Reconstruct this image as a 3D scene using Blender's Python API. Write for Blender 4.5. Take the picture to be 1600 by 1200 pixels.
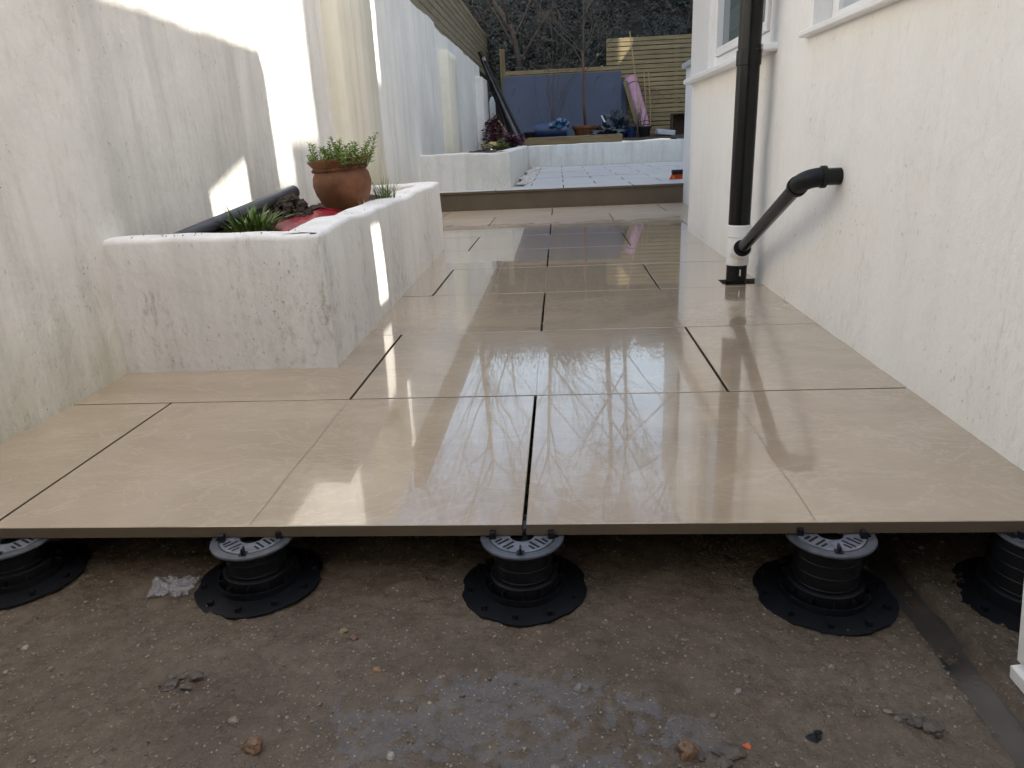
import bpy, math, random
from mathutils import Vector, Matrix, noise, Euler
sc = bpy.context.scene
for o in list(bpy.data.objects): bpy.data.objects.remove(o)
COL = sc.collection
# ------------------------------------------------------------------ camera
cd = bpy.data.cameras.new('camera'); cam = bpy.data.objects.new('camera', cd); COL.objects.link(cam)
cd.sensor_fit = 'HORIZONTAL'; cd.sensor_width = 36; cd.lens = 1114.547/1600*36; cd.clip_start = .02; cd.clip_end = 600
pitch, yaw, roll = .3288, .0769, -.0462
fw = Vector((-math.sin(yaw)*math.cos(pitch), math.cos(yaw)*math.cos(pitch), -math.sin(pitch)))
r0 = Vector((math.cos(yaw), math.sin(yaw), 0)); u0 = r0.cross(fw)
rt = r0*math.cos(roll)+u0*math.sin(roll); up = -r0*math.sin(roll)+u0*math.cos(roll)
cam.matrix_world = Matrix(((rt.x, up.x, -fw.x, .0679), (rt.y, up.y, -fw.y, -.995), (rt.z, up.z, -fw.z, .5753), (0, 0, 0, 1)))
sc.camera = cam
# ------------------------------------------------------------------ sky, sun, exposure
SUN_EL = math.radians(50); SUN_AZ = math.atan2(1, -.5)       # clockwise from +Y
w = bpy.data.worlds.new('World'); sc.world = w; w.use_nodes = True
nt = w.node_tree; sky = nt.nodes.new('ShaderNodeTexSky'); sky.sky_type = 'NISHITA'; sky.sun_disc = False
sky.sun_elevation = SUN_EL; sky.sun_rotation = SUN_AZ; sky.air_density = 1.6; sky.dust_density = 4.0; sky.ozone_density = .35
tn = nt.nodes.new('ShaderNodeMix'); tn.data_type = 'RGBA'; tn.blend_type = 'MULTIPLY'; tn.inputs[0].default_value = 1; tn.inputs[7].default_value = (.99, .99, 1.0, 1)
nt.links.new(sky.outputs[0], tn.inputs[6]); nt.links.new(tn.outputs[2], nt.nodes['Background'].inputs[0]); nt.nodes['Background'].inputs[1].default_value = .15
sl = bpy.data.lights.new('sun', 'SUN'); sl.energy = 5.0; sl.angle = math.radians(.45); sl.color = (1, .93, .81)
so = bpy.data.objects.new('sun', sl); COL.objects.link(so); so.location = (6, -3, 12)
sd = Vector((math.sin(SUN_AZ)*math.cos(SUN_EL), math.cos(SUN_AZ)*math.cos(SUN_EL), math.sin(SUN_EL)))
so.rotation_euler = sd.to_track_quat('Z', 'Y').to_euler()
sc.view_settings.view_transform = 'Standard'; sc.view_settings.look = 'None'; sc.view_settings.gamma = 1
sc.view_settings.use_curve_mapping = False; sc.view_settings.exposure = 1.42
sc.render.engine = 'CYCLES'; sc.cycles.max_bounces = 10; sc.cycles.diffuse_bounces = 6
# ------------------------------------------------------------------ helpers
random.seed(7)
R = random.uniform
def fbm(x, y, z=0, o=4): return noise.fractal(Vector((x, y, z)), 1.0, 2.0, o)
class B:
    def __init__(s): s.v = []; s.f = []; s.m = []
    def add(s, vs, fs, mi=0):
        n = len(s.v); s.v += [tuple(p) for p in vs]; s.f += [tuple(i+n for i in f) for f in fs]; s.m += [mi]*len(fs)
    def box(s, a, b, mi=0, M=None, ch=0):
        x0, y0, z0 = a; x1, y1, z1 = b
        if ch:
            vs = []
            for z, d in ((z0, ch), (z0+ch, 0), (z1-ch, 0), (z1, ch)):
                vs += [(x0+d, y0+d, z), (x1-d, y0+d, z), (x1-d, y1-d, z), (x0+d, y1-d, z)]
            fs = [(3, 2, 1, 0), (12, 13, 14, 15)]
            for k in range(3):
                for i in range(4): fs.append((4*k+i, 4*k+(i+1) % 4, 4*k+4+(i+1) % 4, 4*k+4+i))
        else:
            vs = [(x0, y0, z0), (x1, y0, z0), (x1, y1, z0), (x0, y1, z0), (x0, y0, z1), (x1, y0, z1), (x1, y1, z1), (x0, y1, z1)]
            fs = [(3, 2, 1, 0), (4, 5, 6, 7), (0, 1, 5, 4), (1, 2, 6, 5), (2, 3, 7, 6), (3, 0, 4, 7)]
        if M is not None: vs = [M @ Vector(v) for v in vs]
        s.add(vs, fs, mi); return s
    def tube(s, pts, rad, n=8, cap=True, mi=0):
        pts = [Vector(p) for p in pts]
        if not hasattr(rad, '__len__'): rad = [rad]*len(pts)
        vs = []; fs = []; ref = Vector((0, 0, 1))
        t0 = (pts[1]-pts[0]).normalized()
        if abs(t0.z) > .9: ref = Vector((1, 0, 0))
        side = t0.cross(ref).normalized()
        for i, p in enumerate(pts):
            t = (pts[min(i+1, len(pts)-1)]-pts[max(i-1, 0)])
            if t.length < 1e-9: t = t0
            t.normalize(); side = (side-t*side.dot(t))
            side = side.normalized() if side.length > 1e-6 else t.orthogonal().normalized()
            up_ = t.cross(side)
            for k in range(n):
                a = 2*math.pi*k/n; vs.append(p+(side*math.cos(a)+up_*math.sin(a))*rad[i])
        for i in range(len(pts)-1):
            for k in range(n): fs.append((i*n+k, i*n+(k+1) % n, (i+1)*n+(k+1) % n, (i+1)*n+k))
        if cap: fs.append(tuple(range(n-1, -1, -1))); fs.append(tuple(range((len(pts)-1)*n, len(pts)*n)))
        s.add(vs, fs, mi); return s
    def lathe(s, prof, n=32, M=None, mi=0, cap=True):
        vs = []; fs = []
        for r, z in prof:
            for k in range(n): a = 2*math.pi*k/n; vs.append(Vector((r*math.cos(a), r*math.sin(a), z)))
        for i in range(len(prof)-1):
            for k in range(n): fs.append((i*n+k, i*n+(k+1) % n, (i+1)*n+(k+1) % n, (i+1)*n+k))
        if cap: fs.append(tuple(range(n-1, -1, -1))); fs.append(tuple(range((len(prof)-1)*n, len(prof)*n)))
        if M is not None: vs = [M @ v for v in vs]
        s.add(vs, fs, mi); return s
    def leaf(s, p, d, nrm, L, W, fold=.25, mi=0):
        d = d.normalized(); sd_ = d.cross(nrm)
        sd_ = sd_.normalized() if sd_.length > 1e-5 else d.orthogonal().normalized()
        n_ = sd_.cross(d)
        s.add([p, p+d*L*.45+sd_*W*.5+n_*fold*W, p+d*L, p+d*L*.45-sd_*W*.5+n_*fold*W], [(0, 1, 2), (0, 2, 3)], mi)
    def build(s, name, mats, parent=None, smooth=False, loc=None):
        me = bpy.data.meshes.new(name); me.from_pydata(s.v, [], s.f)
        if not isinstance(mats, (list, tuple)): mats = [mats]
        for m in mats: me.materials.append(m)
        if len(mats) > 1: me.polygons.foreach_set('material_index', s.m)
        if smooth: me.polygons.foreach_set('use_smooth', [True]*len(me.polygons))
        me.update(); o = bpy.data.objects.new(name, me); COL.objects.link(o)
        if parent: o.parent = parent
        if loc: o.location = loc
        return o
def tag(o, label, cat, group=None):
    o['label'] = label; o['category'] = cat
    if group: o['group'] = group
    return o
def struct(o): o['kind'] = 'structure'; return o
def stuff(o): o['kind'] = 'stuff'; return o
def thing(name, label, cat, loc=(0, 0, 0), group=None):
    o = bpy.data.objects.new(name, None); COL.objects.link(o); o.location = loc; o.empty_display_size = .1
    return tag(o, label, cat, group)
def autosmooth(o, ang=35):
    me = o.data; me.polygons.foreach_set('use_smooth', [True]*len(me.polygons))
    try: me.set_sharp_from_angle(angle=math.radians(ang))
    except Exception: pass
    return o
# ------------------------------------------------------------------ materials
class N:
    def __init__(s, name):
        s.m = bpy.data.materials.new(name); s.m.use_nodes = True; s.t = s.m.node_tree; s.b = s.t.nodes['Principled BSDF']
        s.tc = s.t.nodes.new('ShaderNodeTexCoord'); s.co = s.tc.outputs['Object']
    def n(s, ty, **k):
        x = s.t.nodes.new(ty)
        for a, v in k.items():
            if a.startswith('i_'): x.inputs[a[2:].replace('_', ' ')].default_value = v
            else: setattr(x, a, v)
        return x
    def l(s, a, b): s.t.links.new(a, b)
    def noise(s, scale, detail=5, rough=.6, sc3=None, co=None, dist=0):
        c = co or s.co
        if sc3: mp = s.n('ShaderNodeMapping'); mp.inputs['Scale'].default_value = sc3; s.l(c, mp.inputs[0]); c = mp.outputs[0]
        x = s.n('ShaderNodeTexNoise'); x.inputs['Scale'].default_value = scale; x.inputs['Detail'].default_value = detail
        x.inputs['Roughness'].default_value = rough; x.inputs['Distortion'].default_value = dist; s.l(c, x.inputs['Vector']); return x.outputs['Fac']
    def ramp(s, fac, stops):
        x = s.n('ShaderNodeValToRGB'); e = x.color_ramp.elements
        while len(e) < len(stops): e.new(.5)
        for k, (p, c) in enumerate(stops):
            e[k].position = p; e[k].color = (c, c, c, 1) if not hasattr(c, '__len__') else (*c, 1)
        s.l(fac, x.inputs[0]); return x.outputs[0]
    def mix(s, fac, a, b, mode='MIX'):
        x = s.n('ShaderNodeMix'); x.data_type = 'RGBA'; x.blend_type = mode
        for v, i in ((fac, 0), (a, 6), (b, 7)):
            if hasattr(v, 'links'): s.l(v, x.inputs[i])
            else: x.inputs[i].default_value = v if i == 0 else ((*v, 1) if len(v) == 3 else v)
        return x.outputs[2]
    def math(s, op, a, b=0):
        x = s.n('ShaderNodeMath'); x.operation = op
        for i, v in enumerate((a, b)):
            if hasattr(v, 'links'): s.l(v, x.inputs[i])
            else: x.inputs[i].default_value = v
        return x.outputs[0]
    def bump(s, h, strength=.3, dist=.01, prev=None):
        x = s.n('ShaderNodeBump'); x.inputs['Strength'].default_value = strength; x.inputs['Distance'].default_value = dist
        s.l(h, x.inputs['Height'])
        if prev: s.l(prev, x.inputs['Normal'])
        return x.outputs[0]
    def out(s, col=None, rough=None, nrm=None, **k):
        for v, nm in ((col, 'Base Color'), (rough, 'Roughness'), (nrm, 'Normal')):
            if v is None: continue
            if hasattr(v, 'links'): s.l(v, s.b.inputs[nm])
            else: s.b.inputs[nm].default_value = (*v, 1) if hasattr(v, '__len__') else v
        for a, v in k.items(): s.b.inputs[a.replace('_', ' ')].default_value = v
        return s.m
def simple(name, c, rough=.5, var=.25, scale=8, bump=.15, bscale=60, bd=.004, **k):
    n = N(name); a = tuple(x*(1-var) for x in c); b = tuple(min(1, x*(1+var)) for x in c)
    col = n.ramp(n.noise(scale), [(.3, a), (.7, b)])
    nr = n.bump(n.noise(bscale), bump, bd) if bump else None
    return n.out(col, rough, nr, **k)
def island(name, cols, rough=.6, **k):
    n = N(name); g = n.n('ShaderNodeNewGeometry')
    st = [(i/max(1, len(cols)-1), c) for i, c in enumerate(cols)]
    return n.out(n.ramp(g.outputs['Random Per Island'], st), rough, None, **k)
def render_mat(name, base, grime, amt=.5, algae=.0, specks=.5, streak=.5, zlo=0., bump=.35, mildew=.0):
    """painted render: soft grime clouds, run-off streaks, mould specks, algae stains near the foot"""
    n = N(name)
    cloud = n.ramp(n.noise(1.6, 6, .65), [(.38, 0), (.72, 1)])
    col = n.mix(n.math('MULTIPLY', cloud, amt), base, grime)
    st = n.ramp(n.noise(1, 6, .62, (9, 9, .7)), [(.46, 0), (.7, 1)])
    col = n.mix(n.math('MULTIPLY', st, streak), col, tuple(g*.8 for g in grime))
    sx = n.n('ShaderNodeSeparateXYZ'); n.l(n.co, sx.inputs[0])
    if algae:
        h = n.n('ShaderNodeMapRange'); h.inputs[1].default_value = zlo; h.inputs[2].default_value = zlo+.55; h.inputs[3].default_value = 1; h.inputs[4].default_value = 0
        n.l(sx.outputs[2], h.inputs[0])
        am = n.ramp(n.math('MULTIPLY', n.noise(5, 6, .7, (1, 1, .6)), n.math('ADD', h.outputs[0], .35)), [(.3, 0), (.62, 1)])
        col = n.mix(n.math('MULTIPLY', am, algae), col, (.36, .36, .17))
    patch = n.ramp(n.noise(3.2, 4, .6), [(.5, 0), (.68, 1)])
    sp = n.ramp(n.noise(95, 3, .6, (1, 1, .55)), [(.63, 0), (.70, 1)])
    col = n.mix(n.math('MULTIPLY', n.math('MULTIPLY', sp, patch), specks), col, (.16, .14, .11))
    if mildew:
        hm = n.n('ShaderNodeMapRange'); hm.inputs[1].default_value = zlo; hm.inputs[2].default_value = zlo+.62; hm.inputs[3].default_value = 1; hm.inputs[4].default_value = .45; n.l(sx.outputs[2], hm.inputs[0])
        mz = n.math('MULTIPLY', n.ramp(n.noise(5.2, 5, .65, (1, 1, .45)), [(.44, 0), (.66, 1)]), hm.outputs[0]); mf = n.ramp(n.noise(48, 8, .8, (1, 1, .4)), [(.5, 0), (.64, 1)])
        col = n.mix(n.math('MULTIPLY', n.math('MULTIPLY', mz, mf), mildew), col, (.20, .165, .11))
    sp2 = n.ramp(n.noise(52, 3, .6), [(.73, 0), (.77, 1)])
    col = n.mix(n.math('MULTIPLY', sp2, min(1, specks*1.3)), col, (.10, .085, .07))
    nr = n.bump(n.noise(230, 3, .7), bump*.8, .0022)
    nr = n.bump(n.noise(45, 5, .65), bump, .006, nr)
    nr = n.bump(n.noise(7, 3, .5), bump*.6, .03, nr)
    return n.out(col, .82, nr)
M_LWALL = render_mat('white_render_left', (.765, .76, .74), (.52, .52, .49), .6, .38, .8, .55, .0, .45, .6)
M_LFAR = render_mat('white_render_far', (.74, .745, .73), (.52, .53, .51), .6, .15, .25, .35, .2, .25)
M_PIER = render_mat('cream_render_pier', (.72, .70, .61), (.54, .51, .40), .6, .5, .25, .4, .3)
M_PLANT = render_mat('white_render_planter', (.765, .76, .745), (.55, .545, .52), .5, .0, .8, .4, mildew=.95)
M_PLANT2 = render_mat('white_render_rear', (.72, .72, .71), (.5, .5, .47), .6, .14, .5, .5, .1, .35, .4)
M_HOUSE = render_mat('white_render_house', (.845, .835, .815), (.74, .725, .68), .4, .12, .6, .12, -.1, .5, .34)
M_WING = simple('pale_wall_paint', (.72, .74, .76), .7, .06, 3)
def tile_material(name, c0, c1, vein, wet=1.):
    n = N(name); oi = n.n('ShaderNodeObjectInfo')
    ad = n.n('ShaderNodeVectorMath'); ad.operation = 'ADD'; n.l(n.co, ad.inputs[0])
    cm = n.n('ShaderNodeVectorMath'); cm.operation = 'SCALE'; n.l(oi.outputs['Location'], cm.inputs[0]); cm.inputs['Scale'].default_value = 3.7
    n.l(cm.outputs[0], ad.inputs[1]); co = ad.outputs[0]
    cl = n.noise(2.2, 7, .62, (1, 2.2, 1), co, .6)
    col = n.ramp(cl, [(.3, c0), (.72, c1)])
    v = n.noise(3.1, 8, .68, (1, 1.7, 1), co, 1.4)
    vr = n.ramp(v, [(.485, 0), (.5, 1), (.515, 0)])
    col = n.mix(n.math('MULTIPLY', vr, .33), col, vein)
    gr = n.noise(40, 4, .7, (1, 6, 1), co)
    col = n.mix(n.math('MULTIPLY', n.ramp(gr, [(.42, 0), (.75, 1)]), .22), col, tuple(x*.62 for x in c0))
    dirt = n.ramp(n.noise(260, 2, .5), [(.76, 0), (.79, 1)])
    col = n.mix(n.math('MULTIPLY', dirt, .5), col, (.12, .10, .08))
    # water film: pooled (mirror) areas and thinner (satin) areas, in world position
    gp = n.n('ShaderNodeNewGeometry').outputs['Position']
    pool = n.ramp(n.noise(1.7, 5, .62, (1, .8, 1), gp), [(.36, 0), (.56, 1)])
    rg = n.mix(pool, (.045,)*3, (.008,)*3)
    nr = n.bump(n.noise(190, 3, .6, (.6, 1.2, 1), gp), .05*max(wet, .3), .0006)
    rip = n.math('ADD', n.noise(30, 4, .6, (.5, 1.5, 1), gp, 1.2), n.math('MULTIPLY', n.noise(85, 3, .6, (.7, 1.3, 1), gp, .6), n.ramp(n.noise(2.3, 4, .6, (1, 1, 1), gp), [(.38, .1), (.58, .8)])))
    nr = n.bump(rip, .16*wet, .0022, nr)
    if not wet: return n.out(col, .36, nr, IOR=1.45)
    # the last rows before the step have dried off
    sy = n.n('ShaderNodeSeparateXYZ'); n.l(gp, sy.inputs[0])
    mr = n.n('ShaderNodeMapRange'); mr.inputs[1].default_value = 4.1; mr.inputs[2].default_value = 4.75
    n.l(n.math('ADD', sy.outputs[1], n.math('MULTIPLY', n.noise(3, 4, .6, (1, 1, 1), gp), .7)), mr.inputs[0]); dry = mr.outputs[0]
    rg = n.mix(dry, rg, (.34,)*3)
    n.l(n.math('SUBTRACT', .95, n.math('MULTIPLY', dry, .95)), n.b.inputs['Coat Weight'])
    return n.out(col, rg, nr, IOR=1.45, Coat_Roughness=.015, Coat_IOR=1.45)
M_TILE = tile_material('wet_beige_porcelain', (.345, .262, .178), (.46, .362, .255), (.56, .465, .355))
M_TERR = tile_material('pale_grey_porcelain', (.47, .46, .44), (.60, .59, .57), (.68, .67, .65), 0)
M_RISER = simple('shade_toned_porcelain_edge', (.115, .088, .056), .45, .12, 5)  # same porcelain as the slabs, colour darkened for wet and shade on upright faces
M_LINE = simple('pencil', (.22, .18, .14), .8, .1)
M_BLACK = simple('black_plastic', (.005, .0055, .007), .5, .3, 30, .1, Specular_IOR_Level=.3)
M_PIPE = simple('black_pipe', (.005, .005, .0055), .24, .5, 14, .12, 90, .001, Specular_IOR_Level=.3)
M_WPVC = simple('white_pvc', (.78, .78, .76), .32, .04, 6, .03)
M_UPVC = simple('white_upvc', (.82, .82, .82), .28, .02, 3, 0)
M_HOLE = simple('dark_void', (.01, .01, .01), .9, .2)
M_TERRA = simple('terracotta', (.16, .062, .024), .6, .55, 9, .3, 90, .003)
M_SOIL = simple('dark_soil', (.045, .032, .022), .95, .5, 40, 1., 60, .02)
M_BLUE = simple('blue_board', (.040, .056, .098), .55, .18, 2.5, .1, 20, .002)
M_BLUEPL = simple('blue_plastic', (.008, .024, .075), .3, .3, 12, .1)
M_NAVY = simple('black_sheeting', (.012, .018, .03), .3, .4, 10, .3, 25, .01)
M_PINK = simple('pink_membrane', (.50, .27, .37), .6, .12, 10, .2)
M_RED = simple('red_plastic', (.24, .010, .022), .4, .75, 30, .3)
M_ORANGE = simple('orange_bristle', (.75, .14, .02), .6, .2, 80)
M_CANE = simple('bamboo', (.36, .25, .11), .6, .2, 20)
M_BARK = simple('bark', (.085, .062, .045), .85, .4, 12, .5, 40, .01)
M_TWIG = simple('grey_twig', (.10, .078, .06), .85, .3, 6, 0)
M_REDBARK = simple('reddish_bark', (.13, .06, .04), .8, .3, 12, .2)
def wood(name, c, axis=0):
    n = N(name); s = [14, 14, 14]; s[axis] = .9; oi = n.n('ShaderNodeObjectInfo')
    g = n.noise(3, 6, .65, tuple(s))
    col = n.ramp(g, [(.3, tuple(x*.6 for x in c)), (.7, tuple(x*1.2 for x in c))])
    k = n.ramp(n.noise(5, 2, .5, (1, 1, 1)), [(.68, 0), (.74, 1)])
    col = n.mix(n.math('MULTIPLY', k, .6), col, tuple(x*.3 for x in c))
    tint = n.ramp(oi.outputs['Random'], [(0, .78), (1, 1.0)])
    return n.out(n.mix(1.0, col, tint, 'MULTIPLY'), .8, n.bump(g, .3, .004))
M_WOOD = wood('fence_timber', (.33, .255, .13)); M_WOODY = wood('left_fence_timber', (.22, .19, .12), 1)
M_SLEEP = wood('timber_sleeper', (.25, .18, .085)); M_POST = wood('timber_post', (.21, .16, .08), 2)
M_IVY = island('ivy_leaf', [(.004, .009, .004), (.010, .020, .007), (.006, .013, .005), (.022, .029, .011), (.026, .018, .009), (.012, .009, .006)], .55)
M_LEAF = island('green_leaf', [(.12, .21, .03), (.23, .33, .07), (.17, .27, .05), (.34, .42, .13)], .5)
M_GRASS = island('grass_blade', [(.05, .11, .018), (.10, .17, .03), (.07, .13, .03), (.2, .2, .07)], .55)
M_PURPLE = island('purple_leaf', [(.06, .014, .03), (.12, .03, .06), (.05, .02, .03), (.18, .07, .10)], .5)
M_STONES = island('pebble', [(.10, .08, .06), (.15, .115, .08), (.07, .055, .04), (.20, .16, .115), (.13, .07, .04), (.28, .24, .19), (.10, .08, .065), (.12, .09, .065)], .3)
M_GRAVEL = island('gravel', [(.5, .48, .44), (.35, .33, .3), (.62, .6, .56), (.42, .36, .3)], .7)
M_BANK = simple('bank_soil', (.022, .02, .015), .95, .5, 1.2, .6, 6, .1)
def ground_mat():
    n = N('wet_muddy_concrete'); gp = n.co
    a = n.noise(4.5, 8, .7); b = n.noise(45, 6, .72); c = n.noise(260, 3, .7)
    col = n.ramp(a, [(.3, (.08, .056, .035)), (.52, (.14, .105, .070)), (.72, (.185, .147, .105))])
    col = n.mix(n.ramp(b, [(.35, 0), (.75, .75)]), col, (.07, .048, .03))
    v = n.n('ShaderNodeTexVoronoi'); v.inputs['Scale'].default_value = 150; n.l(gp, v.inputs['Vector'])
    gmask = n.ramp(v.outputs['Distance'], [(.16, 1), (.26, 0)])
    sep = n.n('ShaderNodeSeparateColor'); n.l(v.outputs['Color'], sep.inputs[0])
    sel = n.ramp(sep.outputs[0], [(.72, 0), (.8, 1)])
    scol = n.ramp(sep.outputs[1], [(0, (.12, .075, .04)), (.5, (.22, .19, .15)), (1, (.34, .31, .27))])
    col = n.mix(n.math('MULTIPLY', gmask, sel), col, scol)
    rg = n.ramp(n.noise(6, 6, .7), [(.40, .07), (.62, .34)])
    nr = n.bump(c, .6, .003); nr = n.bump(b, .8, .009, nr)
    return n.out(col, rg, nr)
M_GROUND = ground_mat()
def water_mat():
    n = N('water_film'); t = n.t
    fr = n.n('ShaderNodeFresnel'); fr.inputs['IOR'].default_value = 1.45
    nr = n.bump(n.noise(60, 3, .6), .25, .003); n.l(nr, fr.inputs['Normal'])
    tr = n.n('ShaderNodeBsdfTransparent'); tr.inputs[0].default_value = (.97, .95, .93, 1)
    gl = n.n('ShaderNodeBsdfGlossy'); gl.inputs['Roughness'].default_value = .04; n.l(nr, gl.inputs['Normal'])
    mx = n.n('ShaderNodeMixShader'); gb = n.n('ShaderNodeNewGeometry'); n.l(n.math('MULTIPLY', fr.outputs[0], n.math('SUBTRACT', 1.0, gb.outputs['Backfacing'])), mx.inputs[0]); n.l(tr.outputs[0], mx.inputs[1]); n.l(gl.outputs[0], mx.inputs[2])
    n.l(mx.outputs[0], t.nodes['Material Output'].inputs[0]); return n.m
M_WATER = water_mat()
def glass_mat(name, c, r=.04):
    n = N(name); return n.out(c, r, None, IOR=1.5, Specular_IOR_Level=.6)
M_PANE = glass_mat('window_pane', (.10, .135, .145)); M_FROST = glass_mat('frosted_pane', (.42, .44, .46), .35)
M_BLIND = simple('white_blind', (.6, .62, .62), .7, .03)

# ------------------------------------------------------------------ ground
XW, XH, ZG = -1.155, .851, -.12
def lin(a, b, st): n = max(1, round((b-a)/st)); return [a+(b-a)*i/n for i in range(n)]
def gz(x, y):
    z = -.119-.027*max(-1, min(1, x))
    if not (-1.3 < x < 1.1 and -.8 < y < .6): return z
    z += .004*fbm(x*5, y*5, 3)+.0032*fbm(x*22, y*22, 7)+.0024*fbm(x*70, y*70, 1, 3)
    d = math.hypot((x-.0)/.36, (y+.30)/.17)
    if d < 1: 
        k = min(1, (1-d)*2.2); z = z*(1-k)+(-.1232-.027*x+.0026*fbm(x*9, y*9, 5)+.0034*fbm(x*55, y*55, 2, 3))*k
    gx = .612+.006*fbm(y*6, 0, 9); e = abs(x-gx)
    if e < .03: z -= .021*min(1, (.03-e)/.005)
    elif 0 < x-gx < .09: z += .006*(1-(x-gx)/.09)
    return z
xs = [-80, -30, -8, -3, -1.6]+lin(-1.2, 1.0, .006)+[1.0, 1.6, 3, 8, 30, 80]
ys = [-60, -20, -6, -2, -1]+lin(-.6, .12, .006)+lin(.12, .6, .03)+[.6, 1.5, 3, 6, 10, 14, 30, 80, 250]
b = B(); nx = len(xs)
b.v = [(x, y, gz(x, y)) for y in ys for x in xs]
b.f = [(j*nx+i, j*nx+i+1, (j+1)*nx+i+1, (j+1)*nx+i) for j in range(len(ys)-1) for i in range(nx-1)]; b.m = [0]*len(b.f)
struct(b.build('ground', M_GROUND, smooth=True))
# standing water in the hollow and along the gutter groove
b = B(); pts = [(.36*math.cos(a), -.30+.17*math.sin(a), -.1230-.027*.36*math.cos(a)) for a in [2*math.pi*k/40 for k in range(40)]]
b.add(pts, [tuple(range(40))]); struct(b.build('puddle', M_WATER))
b = B(); b.add([(.582, -.6, -.1505), (.642, -.6, -.1505), (.642, .1, -.1505), (.582, .1, -.1505)], [(0, 1, 2, 3)]); struct(b.build('gutter_water', M_WATER))
b = B(); cy_ = lin(-.6, .6, .02)+[.6]
for y in cy_:
    gx = .612+.006*fbm(y*6, 0, 9); b.v += [(gx-.031, y, -.1525+.002*fbm(y*9, 1, 2)), (gx-.010, y, -.1545+.002*fbm(y*14, 3, 2)), (gx+.012, y, -.154+.002*fbm(y*11, 5, 2)), (gx+.031, y, -.1515+.002*fbm(y*10, 7, 2))]
for k in range(len(cy_)-1):
    for i in range(3): b.f.append((4*k+i, 4*k+i+1, 4*k+5+i, 4*k+4+i)); b.m.append(0)
struct(b.build('gutter_channel', simple('wet_mortar', (.06, .053, .046), .28, .45, 14, .15, 40, .003), smooth=True))
# loose grit and pebbles
ICO = None
def ico():
    global ICO
    if ICO: return ICO
    import bmesh
    bm = bmesh.new(); bmesh.ops.create_icosphere(bm, subdivisions=1, radius=1); bm.verts.ensure_lookup_table()
    ICO = ([v.co.copy() for v in bm.verts], [tuple(v.index for v in f.verts) for f in bm.faces]); bm.free(); return ICO
def rock(b, p, r, sq=.55, jit=.25, mi=0):
    vs, fs = ico(); q = Euler((R(0, 6), R(0, 6), R(0, 6))).to_matrix(); ax = Vector((R(.7, 1.3), R(.7, 1.3), R(.7, 1.3)))
    out = []
    for v in vs:
        t = q @ Vector((v.x*ax.x, v.y*ax.y, v.z*ax.z)); t *= r*(1+R(-jit, jit)); t.z *= sq; out.append(t+Vector(p))
    b.add(out, fs, mi)
b = B()
for k in range(6500):
    x, y = R(-1.1, .9), R(-.45, .25)
    if k % 3 == 0: y = R(-.42, -.1)
    r = R(.0009, .0024) if random.random() < .97 else R(.0024, .005)
    rock(b, (x, y, gz(x, y)+r*.1), r)
stuff(b.build('loose_grit', M_STONES))

# ------------------------------------------------------------------ patio of raised slabs
def offs(poly, d):
    n = len(poly); out = []
    for i in range(n):
        p0, p1, p2 = Vector(poly[i-1]), Vector(poly[i]), Vector(poly[(i+1) % n])
        a = (p1-p0).normalized(); c = (p2-p1).normalized()
        na, nc = Vector((-a.y, a.x)), Vector((-c.y, c.x)); k = na+nc
        out.append(p1+k*(d/max(.2, 1+na.dot(nc))))
    return out
def slab(poly, top, th, mat, parent, ch=.0012):
    cx = sum(p[0] for p in poly)/len(poly); cy = sum(p[1] for p in poly)/len(poly)
    pl = [(p[0]-cx, p[1]-cy) for p in poly]; n = len(pl); ins = offs(pl, ch)
    vs = [(p[0], p[1], -th) for p in pl]+[(p[0], p[1], -ch) for p in pl]+[(p.x, p.y, 0) for p in ins]
    fs = [tuple(range(n-1, -1, -1)), tuple(range(2*n, 3*n))]
    for k in range(2):
        for i in range(n): fs.append((k*n+i, k*n+(i+1) % n, (k+1)*n+(i+1) % n, (k+1)*n+i))
    bb = B(); bb.add(vs, fs, 0); bb.m[2:2+n] = [1]*n
    return bb.build('tile', [mat, M_RISER], parent, loc=(cx, cy, top))
patio = struct(bpy.data.objects.new('patio', None)); COL.objects.link(patio)
g = .0027
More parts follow.
